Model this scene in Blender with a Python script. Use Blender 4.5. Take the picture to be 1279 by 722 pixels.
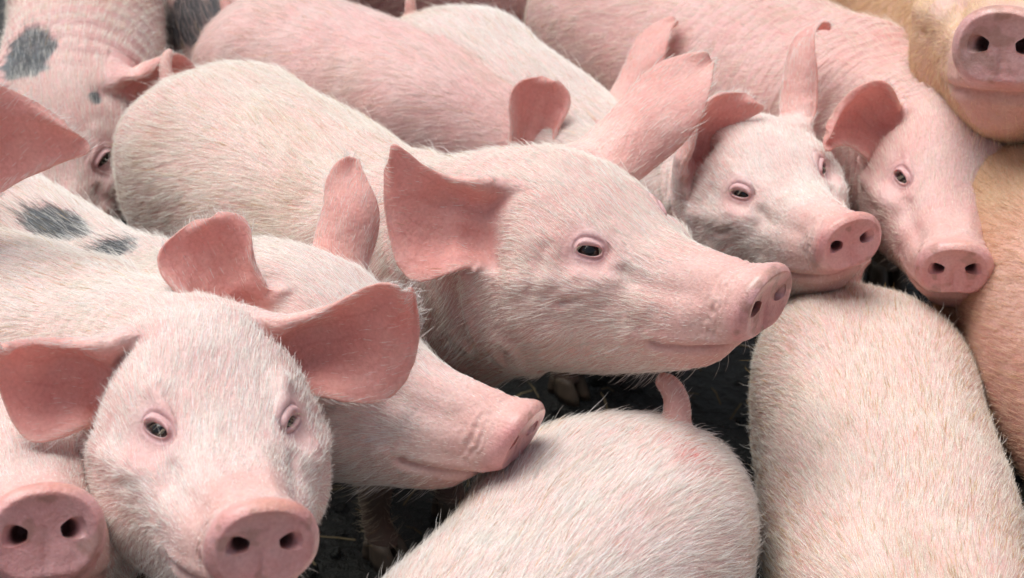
import bpy, math, random
import numpy as np
from mathutils import noise as mnoise, Vector

for _o in list(bpy.data.objects):
    bpy.data.objects.remove(_o)
SC = bpy.context.scene
COL = SC.collection
R = math.radians

# ------------------------------------------------------------------ camera
CAM_H, CAM_PITCH = 1.5, R(31.0)
cam_data = bpy.data.cameras.new('camera')
cam = bpy.data.objects.new('camera', cam_data)
COL.objects.link(cam)
cam.location = (0, 0, CAM_H)
cam.rotation_euler = (R(90) - CAM_PITCH, 0, 0)
cam_data.sensor_width = 36.0
cam_data.lens = 2100.0 / 1279.0 * 36.0
cam_data.clip_start = 0.05
cam_data.clip_end = 2000.0
cam_data.dof.use_dof = True
cam_data.dof.focus_distance = 1.80
cam_data.dof.aperture_fstop = 7.0
SC.camera = cam
CAMV = np.array([0, 0, CAM_H])
C_R = np.array([1.0, 0, 0])
C_F = np.array([0, math.cos(CAM_PITCH), -math.sin(CAM_PITCH)])
C_U = np.array([0, math.sin(CAM_PITCH), math.cos(CAM_PITCH)])
# directions written as (right, up, towards the lens) and turned into world directions
def cdir(v):
    return C_R * v[0] + C_U * v[1] - C_F * v[2]

# ------------------------------------------------------------------ sky and sun: soft overcast daylight from above
SUN_EL, SUN_AZ = R(74), R(290)
world = bpy.data.worlds.new('World')
SC.world = world
world.use_nodes = True
wn = world.node_tree
for n in list(wn.nodes):
    wn.nodes.remove(n)
sky = wn.nodes.new('ShaderNodeTexSky')
sky.sky_type = 'NISHITA'
sky.sun_disc = False
sky.sun_elevation = SUN_EL
sky.sun_rotation = SUN_AZ
sky.dust_density = 4.0
sky.air_density = 1.0
hsv = wn.nodes.new('ShaderNodeHueSaturation')      # an overcast sky has little colour
hsv.inputs['Saturation'].default_value = 0.60
bg = wn.nodes.new('ShaderNodeBackground')
bg.inputs['Strength'].default_value = 0.080
wo = wn.nodes.new('ShaderNodeOutputWorld')
wn.links.new(sky.outputs[0], hsv.inputs['Color'])
wn.links.new(hsv.outputs[0], bg.inputs['Color'])
wn.links.new(bg.outputs[0], wo.inputs['Surface'])
sun_d = bpy.data.lights.new('sun', 'SUN')
sun = bpy.data.objects.new('sun', sun_d)
COL.objects.link(sun)
sun_d.energy = 2.5
sun_d.angle = R(50)
sun_d.color = (1.0, 0.995, 0.985)
# light travels from the sun: azimuth measured like the sky texture (0 = +Y, clockwise)
sdir = Vector((math.sin(SUN_AZ) * math.cos(SUN_EL), math.cos(SUN_AZ) * math.cos(SUN_EL), math.sin(SUN_EL)))
sun.rotation_euler = sdir.to_track_quat('Z', 'Y').to_euler()
sun.location = (0, 0, 8)

SC.view_settings.view_transform = 'Standard'
SC.view_settings.look = 'None'
SC.view_settings.exposure = 0.42
SC.view_settings.gamma = 1.0
SC.render.engine = 'CYCLES'
SC.cycles.use_denoising = True
SC.cycles.max_bounces = 8
SC.cycles_curves.shape = 'RIBBONS'
SC.cycles_curves.subdivisions = 2

rng = np.random.default_rng(7)

# ------------------------------------------------------------------ node helpers
def new_mat(name):
    m = bpy.data.materials.new(name)
    m.use_nodes = True
    nt = m.node_tree
    for n in list(nt.nodes):
        nt.nodes.remove(n)
    return m, nt
def N(nt, t, **kw):
    n = nt.nodes.new(t)
    for k, v in kw.items():
        setattr(n, k, v)
    return n
def L(nt, a, b):
    nt.links.new(a, b)
def noise_node(nt, vec, scale, detail=3.0, rough=0.55, dist=0.0):
    n = N(nt, 'ShaderNodeTexNoise')
    n.inputs['Scale'].default_value = scale
    n.inputs['Detail'].default_value = detail
    n.inputs['Roughness'].default_value = rough
    n.inputs['Distortion'].default_value = dist
    if vec is not None:
        L(nt, vec, n.inputs['Vector'])
    return n
def ramp(nt, fac, a, b):
    n = N(nt, 'ShaderNodeMapRange')
    n.inputs['From Min'].default_value = a
    n.inputs['From Max'].default_value = b
    L(nt, fac, n.inputs['Value'])
    return n.outputs[0]
def mathn(nt, op, a, b=None):
    n = N(nt, 'ShaderNodeMath', operation=op)
    for i, v in enumerate((a, b)):
        if v is None:
            continue
        if isinstance(v, (int, float)):
            n.inputs[i].default_value = v
        else:
            L(nt, v, n.inputs[i])
    return n.outputs[0]

# ------------------------------------------------------------------ materials
def skin_material():
    m, nt = new_mat('pig_skin')
    out = N(nt, 'ShaderNodeOutputMaterial')
    p = N(nt, 'ShaderNodeBsdfPrincipled')
    # ears are thin: light from behind shines through them
    thin = N(nt, 'ShaderNodeAttribute', attribute_name='thin').outputs['Fac']
    tl = N(nt, 'ShaderNodeBsdfTranslucent')
    mxs = N(nt, 'ShaderNodeMixShader')
    L(nt, mathn(nt, 'MULTIPLY', thin, 0.30), mxs.inputs[0])
    L(nt, p.outputs[0], mxs.inputs[1])
    L(nt, tl.outputs[0], mxs.inputs[2])
    L(nt, mxs.outputs[0], out.inputs['Surface'])
    rest = N(nt, 'ShaderNodeAttribute', attribute_name='rest').outputs['Vector']
    col = N(nt, 'ShaderNodeAttribute', attribute_name='skin_col').outputs['Color']
    wr = N(nt, 'ShaderNodeAttribute', attribute_name='wrinkle').outputs['Fac']
    bare = N(nt, 'ShaderNodeAttribute', attribute_name='bare').outputs['Fac']
    # colour: blotches and fine mottling over the painted skin tone
    n1 = noise_node(nt, rest, 22, 4, 0.6)
    n2 = noise_node(nt, rest, 260, 3, 0.6)
    f1 = ramp(nt, n1.outputs['Fac'], 0.30, 0.72)
    mix = N(nt, 'ShaderNodeMix', data_type='RGBA', blend_type='MULTIPLY')
    L(nt, col, mix.inputs[6])
    cr = N(nt, 'ShaderNodeMix', data_type='RGBA')
    cr.inputs[6].default_value = (1.0, 0.84, 0.82, 1)
    cr.inputs[7].default_value = (1.04, 1.06, 1.04, 1)
    L(nt, f1, cr.inputs[0])
    mix.inputs[0].default_value = 1.0
    L(nt, cr.outputs[2], mix.inputs[7])
    mix2 = N(nt, 'ShaderNodeMix', data_type='RGBA', blend_type='MULTIPLY')
    cr2 = N(nt, 'ShaderNodeMix', data_type='RGBA')
    cr2.inputs[6].default_value = (0.90, 0.84, 0.82, 1)
    cr2.inputs[7].default_value = (1.05, 1.05, 1.05, 1)
    L(nt, ramp(nt, n2.outputs['Fac'], 0.3, 0.7), cr2.inputs[0])
    mix2.inputs[0].default_value = 1.0
    L(nt, mix.outputs[2], mix2.inputs[6])
    L(nt, cr2.outputs[2], mix2.inputs[7])
    L(nt, mix2.outputs[2], p.inputs['Base Color'])
    L(nt, mix2.outputs[2], tl.inputs['Color'])
    rgh = mathn(nt, 'SUBTRACT', 0.62, mathn(nt, 'MULTIPLY', bare, 0.26))
    rgh = mathn(nt, 'ADD', rgh, mathn(nt, 'MULTIPLY', n2.outputs['Fac'], 0.06))
    L(nt, rgh, p.inputs['Roughness'])
    L(nt, mathn(nt, 'MULTIPLY', bare, ramp(nt, n1.outputs['Fac'], 0.35, 0.7)), p.inputs['Coat Weight'])      # wet snout
    p.inputs['Coat Roughness'].default_value = 0.22
    p.inputs['Specular IOR Level'].default_value = 0.35
    p.inputs['Subsurface Weight'].default_value = 0.35
    p.inputs['Subsurface Radius'].default_value = (1.0, 0.35, 0.2)
    p.inputs['Subsurface Scale'].default_value = 0.006
    # relief: pores, creases that cross the body, cracked skin on the snout
    mp = N(nt, 'ShaderNodeMapping')
    mp.inputs['Scale'].default_value = (1.0, 0.25, 0.25)
    L(nt, rest, mp.inputs['Vector'])
    nw = noise_node(nt, mp.outputs[0], 85, 2, 0.5, 0.4)
    v = N(nt, 'ShaderNodeTexVoronoi', feature='DISTANCE_TO_EDGE')
    v.inputs['Scale'].default_value = 330
    L(nt, rest, v.inputs['Vector'])
    cell = ramp(nt, v.outputs['Distance'], 0.0, 0.25)
    h1 = mathn(nt, 'MULTIPLY', mathn(nt, 'MULTIPLY', nw.outputs['Fac'], wr), 0.010)
    h2 = mathn(nt, 'MULTIPLY', n2.outputs['Fac'], 0.0011)
    h3 = mathn(nt, 'MULTIPLY', mathn(nt, 'MULTIPLY', cell, bare), 0.00022)
    n3 = noise_node(nt, rest, 60, 3, 0.6)
    h4 = mathn(nt, 'MULTIPLY', n3.outputs['Fac'], 0.0022)
    h = mathn(nt, 'ADD', mathn(nt, 'ADD', h1, h2), mathn(nt, 'ADD', h3, h4))
    b = N(nt, 'ShaderNodeBump')
    b.inputs['Strength'].default_value = 0.8
    b.inputs['Distance'].default_value = 1.0
    L(nt, h, b.inputs['Height'])
    L(nt, b.outputs[0], p.inputs['Normal'])
    return m

def hair_material():
    m, nt = new_mat('pig_bristle')
    out = N(nt, 'ShaderNodeOutputMaterial')
    p = N(nt, 'ShaderNodeBsdfPrincipled')
    col = N(nt, 'ShaderNodeAttribute', attribute_name='hair_col').outputs['Color']
    L(nt, col, p.inputs['Base Color'])
    p.inputs['Roughness'].default_value = 0.45
    p.inputs['Specular IOR Level'].default_value = 0.35
    t = N(nt, 'ShaderNodeBsdfTranslucent')
    L(nt, col, t.inputs['Color'])
    mx = N(nt, 'ShaderNodeMixShader')
    mx.inputs[0].default_value = 0.30
    L(nt, p.outputs[0], mx.inputs[1])
    L(nt, t.outputs[0], mx.inputs[2])
    L(nt, mx.outputs[0], out.inputs['Surface'])
    return m

def eye_material():
    m, nt = new_mat('eye_wet')
    out = N(nt, 'ShaderNodeOutputMaterial')
    p = N(nt, 'ShaderNodeBsdfPrincipled')
    L(nt, p.outputs[0], out.inputs['Surface'])
    tc = N(nt, 'ShaderNodeTexCoord').outputs['Object']
    sep = N(nt, 'ShaderNodeSeparateXYZ')
    L(nt, tc, sep.inputs[0])
    # local z looks out of the socket, local x towards the nose
    cr = N(nt, 'ShaderNodeValToRGB')
    e = cr.color_ramp.elements
    e[0].position, e[0].color = 0.0, (0.34, 0.27, 0.24, 1)
    e[1].position, e[1].color = 1.0, (0.004, 0.003, 0.003, 1)
    for pos, c in ((0.34, (0.34, 0.27, 0.24, 1)), (0.40, (0.016, 0.010, 0.008, 1)), (0.80, (0.024, 0.015, 0.011, 1)), (0.86, (0.004, 0.003, 0.003, 1))):
        k = e.new(pos)
        k.color = c
    L(nt, ramp(nt, sep.outputs[2], 0.0, 0.0125), cr.inputs[0])
    L(nt, cr.outputs[0], p.inputs['Base Color'])
    p.inputs['Roughness'].default_value = 0.10
    p.inputs['Coat Weight'].default_value = 0.2
    p.inputs['Coat Roughness'].default_value = 0.03
    return m

def hoof_material():
    m, nt = new_mat('hoof_horn')
    out = N(nt, 'ShaderNodeOutputMaterial')
    p = N(nt, 'ShaderNodeBsdfPrincipled')
    L(nt, p.outputs[0], out.inputs['Surface'])
    tc = N(nt, 'ShaderNodeTexCoord').outputs['Object']
    n = noise_node(nt, tc, 60, 4)
    mx = N(nt, 'ShaderNodeMix', data_type='RGBA')
    mx.inputs[6].default_value = (0.05, 0.038, 0.028, 1)
    mx.inputs[7].default_value = (0.16, 0.115, 0.08, 1)
    L(nt, n.outputs['Fac'], mx.inputs[0])
    L(nt, mx.outputs[2], p.inputs['Base Color'])
    p.inputs['Roughness'].default_value = 0.6
    return m

def ground_material():
    m, nt = new_mat('wet_dark_floor')
    out = N(nt, 'ShaderNodeOutputMaterial')
    p = N(nt, 'ShaderNodeBsdfPrincipled')
    L(nt, p.outputs[0], out.inputs['Surface'])
    tc = N(nt, 'ShaderNodeTexCoord').outputs['Object']
    n1 = noise_node(nt, tc, 4, 6, 0.6)
    n2 = noise_node(nt, tc, 55, 5, 0.65)
    mx = N(nt, 'ShaderNodeMix', data_type='RGBA')
    mx.inputs[6].default_value = (0.010, 0.010, 0.009, 1)
    mx.inputs[7].default_value = (0.036, 0.038, 0.034, 1)
    L(nt, ramp(nt, n2.outputs['Fac'], 0.35, 0.7), mx.inputs[0])
    mx2 = N(nt, 'ShaderNodeMix', data_type='RGBA', blend_type='MULTIPLY')
    mx2.inputs[0].default_value = 1.0
    c2 = N(nt, 'ShaderNodeMix', data_type='RGBA')
    c2.inputs[6].default_value = (0.6, 0.58, 0.5, 1)
    c2.inputs[7].default_value = (1.2, 1.2, 1.15, 1)
    L(nt, n1.outputs['Fac'], c2.inputs[0])
    L(nt, mx.outputs[2], mx2.inputs[6])
    L(nt, c2.outputs[2], mx2.inputs[7])
    L(nt, mx2.outputs[2], p.inputs['Base Color'])
    L(nt, ramp(nt, n1.outputs['Fac'], 0.0, 1.6), p.inputs['Roughness'])
    b = N(nt, 'ShaderNodeBump')
    b.inputs['Strength'].default_value = 1.0
    b.inputs['Distance'].default_value = 0.02
    L(nt, n2.outputs['Fac'], b.inputs['Height'])
    L(nt, b.outputs[0], p.inputs['Normal'])
    return m

def straw_material():
    m, nt = new_mat('old_straw')
    out = N(nt, 'ShaderNodeOutputMaterial')
    p = N(nt, 'ShaderNodeBsdfPrincipled')
    L(nt, p.outputs[0], out.inputs['Surface'])
    tc = N(nt, 'ShaderNodeTexCoord').outputs['Object']
    n = noise_node(nt, tc, 14, 3)
    mx = N(nt, 'ShaderNodeMix', data_type='RGBA')
    mx.inputs[6].default_value = (0.07, 0.055, 0.03, 1)
    mx.inputs[7].default_value = (0.26, 0.20, 0.10, 1)
    L(nt, ramp(nt, n.outputs['Fac'], 0.35, 0.7), mx.inputs[0])
    L(nt, mx.outputs[2], p.inputs['Base Color'])
    p.inputs['Roughness'].default_value = 0.75
    return m
M_STRAW = straw_material()
M_SKIN, M_HAIR, M_EYE, M_HOOF, M_GROUND = skin_material(), hair_material(), eye_material(), hoof_material(), ground_material()

# ------------------------------------------------------------------ ground: one sheet to the horizon, rougher near the herd
def build_ground():
    xs = np.unique(np.concatenate([np.linspace(-600, -6, 12), np.linspace(-6, 6, 120), np.linspace(6, 600, 12)]))
    ys = np.unique(np.concatenate([np.linspace(-600, -4, 12), np.linspace(-4, 9, 130), np.linspace(9, 900, 12)]))
    X, Y = np.meshgrid(xs, ys)
    Z = np.zeros_like(X)
    for i in range(X.shape[0]):
        for j in range(X.shape[1]):
            if abs(X[i, j]) < 6 and -4 < Y[i, j] < 9:
                Z[i, j] = 0.012 * mnoise.noise(Vector((X[i, j] * 3, Y[i, j] * 3, 0)))
    v = np.stack([X, Y, Z], -1).reshape(-1, 3)
    nx, ny = len(xs), len(ys)
    idx = np.arange(nx * ny).reshape(ny, nx)
    f = np.stack([idx[:-1, :-1], idx[:-1, 1:], idx[1:, 1:], idx[1:, :-1]], -1).reshape(-1, 4)
    me = bpy.data.meshes.new('ground')
    me.from_pydata(v.tolist(), [], f.tolist())
    me.polygons.foreach_set('use_smooth', np.ones(len(f), bool))
    o = bpy.data.objects.new('ground', me)
    me.materials.append(M_GROUND)
    o['kind'] = 'structure'
    o['label'] = 'dark wet trodden floor of the pen under the pigs'
    COL.objects.link(o)
build_ground()

def build_straw():
    '''chopped straw and clods trodden into the floor round the feet'''
    rs = np.random.default_rng(3)
    v, f, mi = [], [], []
    for i in range(1500):
        x, y = rs.uniform(-1.3, 1.3), rs.uniform(0.7, 3.2)
        a, l, w = rs.uniform(0, 6.283), rs.uniform(0.015, 0.06), rs.uniform(0.001, 0.0022)
        d, n = np.array([math.cos(a), math.sin(a)]), np.array([-math.sin(a), math.cos(a)])
        i0 = len(v)
        z0 = 0.010 + rs.uniform(0, 0.008)
        for t, h in ((-.5, 0), (0, rs.uniform(0.002, 0.008)), (.5, rs.uniform(-.002, .006))):
            for sgn in (-1, 1):
                q = np.array([x, y]) + d * l * t + n * w * sgn
                v.append((q[0], q[1], z0 + h + 0.0008))
                v.append((q[0], q[1], z0 + h))
        for k in (0, 4):
            b = i0 + k
            f += [(b, b + 2, b + 6, b + 4), (b + 1, b + 5, b + 7, b + 3), (b, b + 4, b + 5, b + 1), (b + 2, b + 3, b + 7, b + 6)]
            mi += [0] * 4
    for i in range(1300):
        x, y = rs.uniform(-1.3, 1.3), rs.uniform(0.7, 3.2)
        r = rs.uniform(0.003, 0.012)
        i0 = len(v)
        pts = [(1, 0, 0), (-1, 0, 0), (0, 1, 0), (0, -1, 0), (.7, .7, .6), (-.7, .6, .5), (-.6, -.7, .6), (.6, -.6, .5), (0, 0, 1), (0, 0, -.6)]
        for p in pts:
            q = np.array(p) * r * rs.uniform(0.75, 1.25, 3)
            v.append((x + q[0], y + q[1], 0.006 + max(q[2], -.004) * 0.8))
        a = i0
        for t in ((0, 4, 7), (2, 5, 4), (1, 6, 5), (3, 7, 6), (4, 5, 8), (5, 6, 8), (6, 7, 8), (7, 4, 8), (0, 2, 4), (2, 1, 5), (1, 3, 6), (3, 0, 7), (0, 9, 2), (2, 9, 1), (1, 9, 3), (3, 9, 0)):
            f.append(tuple(a + k for k in t))
            mi.append(1)
    me = bpy.data.meshes.new('straw')
    me.from_pydata(v, [], f)
    me.materials.append(M_STRAW)
    me.materials.append(M_GROUND)
    me.polygons.foreach_set('material_index', np.array(mi, np.int32))
    o = bpy.data.objects.new('straw', me)
    o['kind'] = 'stuff'
    o['label'] = 'chopped straw and clods trodden into the dark floor'
    COL.objects.link(o)
build_straw()

# ------------------------------------------------------------------ the canonical pig: snout disc at x=0, tail at x=-1.24, axis along x
S = 32
#            x      top    bot    half  zc
PROFILE = np.array([
    [0.005, 0.0345, -0.036, 0.0410, -0.002],
    [0.000, 0.0405, -0.0410, 0.0475, -0.002],
    [-0.008, 0.0415, -0.0430, 0.0485, -0.003],
    [-0.020, 0.0375, -0.0480, 0.0460, -0.006],
    [-0.034, 0.0345, -0.0610, 0.0445, -0.010],
    [-0.048, 0.0345, -0.0740, 0.0460, -0.014],
    [-0.070, 0.0365, -0.0870, 0.0525, -0.020],
    [-0.100, 0.0400, -0.0980, 0.0610, -0.024],
    [-0.130, 0.0480, -0.1060, 0.0710, -0.022],
    [-0.160, 0.0630, -0.1140, 0.0830, -0.012],
    [-0.190, 0.0850, -0.1200, 0.0945, -0.004],
    [-0.220, 0.1030, -0.1250, 0.1080, -0.006],
    [-0.260, 0.1180, -0.1290, 0.1180, -0.008],
    [-0.300, 0.1230, -0.1340, 0.1210, -0.010],
    [-0.360, 0.1230, -0.1440, 0.1200, -0.012],
    [-0.450, 0.1270, -0.155, 0.1230, -0.016],
    [-0.550, 0.1330, -0.178, 0.1360, -0.024],
    [-0.700, 0.1380, -0.195, 0.1500, -0.028],
    [-0.850, 0.1430, -0.200, 0.1560, -0.026],
    [-1.000, 0.1390, -0.185, 0.1520, -0.020],
    [-1.100, 0.1200, -0.165, 0.1340, -0.016],
    [-1.160, 0.0950, -0.145, 0.1140, -0.018],
    [-1.200, 0.0650, -0.120, 0.0900, -0.022],
    [-1.225, 0.0350, -0.092, 0.0620, -0.026],
    [-1.238, 0.0050, -0.062, 0.0340, -0.028],
])
RX = np.array([0.005, -0.002, -0.011, -0.021, -0.032, -0.045, -0.060, -0.080, -0.100, -0.120, -0.140, -0.158, -0.176, -0.194, -0.212, -0.232,
               -0.252, -0.272, -0.292, -0.315, -0.345, -0.385, -0.43, -0.48, -0.53, -0.585, -0.645, -0.71, -0.78, -0.85, -0.92,
               -0.985, -1.045, -1.10, -1.145, -1.182, -1.21, -1.228, -1.238])
CAPF = [0.13, 0.34, 0.54, 0.74, 0.90, 0.97]
NCAP = len(CAPF)
RING0 = NCAP            # grid row of RX[0]
NROW = NCAP + len(RX)

def pchip(xq, x, y):
    """monotone cubic interpolation, x ascending"""
    h = np.diff(x)
    d = np.diff(y) / h
    m = np.zeros_like(y)
    m[0], m[-1] = d[0], d[-1]
    for i in range(1, len(x) - 1):
        if d[i - 1] * d[i] > 0:
            w1, w2 = 2 * h[i] + h[i - 1], h[i] + 2 * h[i - 1]
            m[i] = (w1 + w2) / (w1 / d[i - 1] + w2 / d[i])
    i = np.clip(np.searchsorted(x, xq) - 1, 0, len(x) - 2)
    t = (xq - x[i]) / h[i]
    return ((2 * t**3 - 3 * t**2 + 1) * y[i] + (t**3 - 2 * t**2 + t) * h[i] * m[i]
            + (-2 * t**3 + 3 * t**2) * y[i + 1] + (t**3 - t**2) * h[i] * m[i + 1])

def smooth(a, b, x):
    t = np.clip((x - a) / (b - a), 0, 1)
    return t * t * (3 - 2 * t)

def base_grid(fat=1.0, headw=1.0, crown=0.0):
    P = PROFILE[::-1]
    x = P[:, 0]
    prof = [pchip(RX, x, P[:, c]) for c in (1, 2, 3, 4)]
    ph = np.arange(S) * 2 * math.pi / S
    s, c = np.sin(ph), np.cos(ph)
    G = np.zeros((NROW, S, 3))
    for i, xx in enumerate(RX):
        top, bot, w, zc = (p[i] for p in prof)
        fb = 1 + (fat - 1) * float(smooth(-0.35, -0.6, xx))
        w *= fb * (1 + (headw - 1) * float(smooth(-0.09, -0.17, xx) * smooth(-0.52, -0.34, xx)))
        top += crown * float(smooth(-0.16, -0.25, xx) * smooth(-0.55, -0.36, xx))
        bot *= 1 + (fb - 1) * 0.6
        e = 0.90
        y = w * np.sign(s) * np.abs(s) ** e
        z = zc + np.where(c > 0, (top - zc), (zc - bot)) * np.sign(c) * np.abs(c) ** e
        # a jaw narrower than the brow in front of the cheeks
        jaw = float(smooth(-0.03, -0.09, xx) * smooth(-0.30, -0.2, xx))
        y = y * (1 - 0.16 * jaw * np.clip(-c, 0, 1))
        rim = float(smooth(-0.030, -0.010, xx))          # disc outline: two lobes with a notch below
        z = z * (1 - rim * 0.10 * np.exp(-((ph - math.pi) / 0.28)**2)) * (1 + rim * 0.04 * np.exp(-((np.abs(ph - math.pi) - 0.6) / 0.3)**2))
        tilt = 0.28 * float(smooth(-0.07, -0.005, xx))
        G[RING0 + i, :, 0] = xx + tilt * z
        G[RING0 + i, :, 1] = y
        G[RING0 + i, :, 2] = z
    r0 = G[RING0]
    c0 = r0.mean(0)
    for i, f in enumerate(CAPF):
        G[i] = c0 + (r0 - c0) * f
        G[i, :, 0] += -0.0035 * (1 - f**2) + 0.0012 * math.exp(-((f - 0.9) / 0.1)**2)
    return G

class Cage:
    def __init__(self):
        self.v, self.f, self.sr, self.att = [], [], [], []
    def add(self, pts, srod=None, **att):
        i0 = len(self.v)
        for p in pts:
            self.v.append(np.asarray(p, float))
            self.sr.append(p[0] if srod is None else srod)
            self.att.append(att)
        return list(range(i0, i0 + len(pts)))

def perimeter(r0, r1, k0, k1):
    """grid coordinates round a block of cells, in order"""
    out = [(r0, k) for k in range(k0, k1)] + [(r, k1) for r in range(r0, r1)]
    out += [(r1, k) for k in range(k1, k0, -1)] + [(r, k0) for r in range(r1, r0, -1)]
    return out

def bridge(cg, la, lb):
    n = len(la)
    for i in range(n):
        j = (i + 1) % n
        cg.f.append((la[i], la[j], lb[j], lb[i]))

def cap_fan(cg, loop, **att):
    c = np.mean([cg.v[i] for i in loop], 0)
    ci = cg.add([c], cg.sr[loop[0]], **att)[0]
    n = len(loop)
    for i in range(0, n, 2):
        cg.f.append((loop[i], loop[(i + 1) % n], loop[(i + 2) % n], ci))

# blocks cut from the grid
EYE_R = [i for i, x in enumerate(RX) if x == -0.158][0] + RING0
EAR_R = [i for i, x in enumerate(RX) if x == -0.252][0] + RING0
FLEG_R = [i for i, x in enumerate(RX) if x == -0.53][0] + RING0
HLEG_R = [i for i, x in enumerate(RX) if x == -0.985][0] + RING0
TAIL_R = [i for i, x in enumerate(RX) if x == -1.145][0] + RING0

def rotate_loop(loop, pts_a, pts_b):
    """index order of b that lies nearest to a"""
    n = len(loop)
    best = None
    for flip in (0, 1):
        for sft in range(n):
            idx = [((n - k if flip else k) + sft) % n for k in range(n)]
            d = sum(np.sum((pts_a[i] - pts_b[idx[i]])**2) for i in range(n))
            if best is None or d < best[0]:
                best = (d, idx)
    return best[1]

def norm(v):
    return v / np.linalg.norm(v)

def ear_loops(B, a, f, p, side):
    """closed loops of 14 points round the ear, base first; B base centre, a axis, f facing, all canonical"""
    a = norm(a)
    f = norm(f - a * (f @ a))
    s = np.cross(a, f)
    Lg, Wd = p['L'], p['W']
    c0, c1, beta, gam = p.get('c0', 3.1), p.get('c1', 0.5), p.get('bend', 0.3), p.get('side', 0.0)
    tw = p.get('twist', 0.0)
    ts = np.array([0.0, 0.10, 0.22, 0.36, 0.50, 0.63, 0.75, 0.86, 0.94, 1.0])
    # how far each edge stands from the midline: a leading edge that runs to the tip and a rounded trailing lobe
    va = np.array([0.86, 0.84, 0.82, 0.81, 0.82, 0.86, 0.92, 0.98, 1.02, 0.98])
    vb = np.array([0.86, 0.94, 1.04, 1.12, 1.12, 1.02, 0.80, 0.42, 0.00, -0.52])
    if p.get('round'):
        vb = np.array([0.84, 0.90, 0.97, 1.04, 1.07, 1.06, 1.00, 0.86, 0.60, 0.05])
        va = np.array([0.84, 0.90, 0.95, 1.0, 1.04, 1.04, 0.98, 0.86, 0.68, 0.40])
    if p.get('point'):
        va = np.array([0.86, 0.90, 0.93, 0.92, 0.88, 0.80, 0.68, 0.50, 0.34, 0.14])
        vb = np.array([0.86, 0.92, 0.96, 0.96, 0.92, 0.80, 0.62, 0.40, 0.20, 0.04])
    if p.get('tip', 1) < 0:
        va, vb = vb, va
    pos = np.array(B, float)
    loops, tang = [], []
    for i, t in enumerate(ts):
        th = beta * t**p.get('bp', 1.6)
        al = gam * t**1.3
        ax = norm(a * math.cos(th) + f * math.sin(th) + s * math.sin(al))
        ff = norm(f * math.cos(th) - a * math.sin(th))
        ff = norm(ff - ax * (ff @ ax))
        ss = np.cross(ax, ff)
        ca, sa = math.cos(tw * t), math.sin(tw * t)
        ff, ss = ff * ca + ss * sa, ss * ca - ff * sa
        if i:
            pos = pos + ax * (ts[i] - ts[i - 1]) * Lg
        T = c0 + (c1 - c0) * float(smooth(0.0, 0.85, t))
        thick = 0.0100 * (1 - t) + 0.0042
        wav = p.get('wave', 0.006)
        lead = p.get('tip', 1)
        roll, flare = p.get('roll', 0.95) * float(smooth(0.05, 0.35, t)), p.get('flare', 0.35) * float(smooth(0.35, 0.9, t))
        vs = np.linspace(-1.1, 1.1, 89)
        av = np.abs(vs)
        edge = np.maximum(0, av - 0.45)
        th_v = np.sign(vs) * (T / 2) * (av + np.where(vs * lead > 0, roll * 5 * edge**2, -flare * 5 * edge**2))
        hw = Wd / 2
        cx = np.cumsum(np.cos(th_v)) * (vs[1] - vs[0]) * hw
        cy = np.cumsum(np.sin(th_v)) * (vs[1] - vs[0]) * hw
        cx -= cx[44]
        cy -= cy[44]
        sag = 0.25 * (np.interp(va[i], vs, cy) + np.interp(-vb[i], vs, cy)) / 2
        def pt(v, off):
            q = va[i] * (1 + v) / 2 - vb[i] * (1 - v) / 2
            X, Y, tv = np.interp(q, vs, cx), np.interp(q, vs, cy), np.interp(q, vs, th_v)
            nrm = ss * math.sin(tv) - ff * math.cos(tv)
            fl = wav * t * math.sin(3.1 * v + 5 * t + side + p.get('phase', 0))
            return pos + ss * X + ff * (Y - sag) + nrm * (off * thick * 0.5 + fl)
        outer = [pt(-1 + 2 * j / 9.0, 1.0 if 0 < j < 9 else 0.0) for j in range(10)]
        inner = [pt(-1 + 2 * j / 9.0, -1.0) for j in range(8, 0, -1)]
        loops.append(outer + inner)
        tang.append(ax)
    return loops, tang

def add_ear(cg, G, ids, r0, r1, k0, k1, a, f, p, side):
    per = perimeter(r0, r1, k0, k1)
    la = [ids[r][k % S] for r, k in per]
    pa = [cg.v[i] for i in la]
    B = np.mean(pa, 0)
    nb = norm(B - np.array([B[0], 0, -0.01]))
    sr = min(B[0], -0.25)
    B2 = B + nb * 0.006 + norm(a) * 0.012
    loops, tang = ear_loops(B2, a, f, p, side)
    idx = rotate_loop(la, pa, loops[0])
    prev = la
    for j in range(11, 17):          # the inner side starts deep: an ear canal
        loops[0][j] = loops[0][j] - nb * 0.026
    for j in (10, 17):
        loops[0][j] = loops[0][j] - nb * 0.010
    for li, lp in enumerate(loops):
        pts = [lp[j] for j in idx]
        inn = [1.0 if j >= 10 else (0.5 if j in (0, 9) else 0.0) for j in idx]
        evs = [-1 + 2 * (j if j <= 9 else 18 - j) / 9.0 for j in idx]
        t = min(1, (li + 0.6) / (len(loops) - 1))
        cur = []
        for q, w, ev in zip(pts, inn, evs):
            cur += cg.add([q], B[0], ear=t, inner=w, ev=ev, rim=1.0 if w == 0.5 else (0.7 if li >= len(loops) - 2 else 0.0), tx=tang[li][0], ty=tang[li][1], tz=tang[li][2])
        bridge(cg, prev, cur)
        prev = cur
    # close the tip: outer and inner sides meet
    inv = {j: prev[i] for i, j in enumerate(idx)}
    q = [inv[j] for j in range(18)]      # 0..9 outer, 10..17 inner from the far side back
    pairs = [(q[0], q[0])] + [(q[j], q[18 - j]) for j in range(1, 9)] + [(q[9], q[9])]
    for (o1, i1), (o2, i2) in zip(pairs[:-1], pairs[1:]):
        fc = [o1, o2, i2, i1]
        fc = [x for k, x in enumerate(fc) if x not in fc[:k]]
        cg.f.append(tuple(fc))

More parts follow.
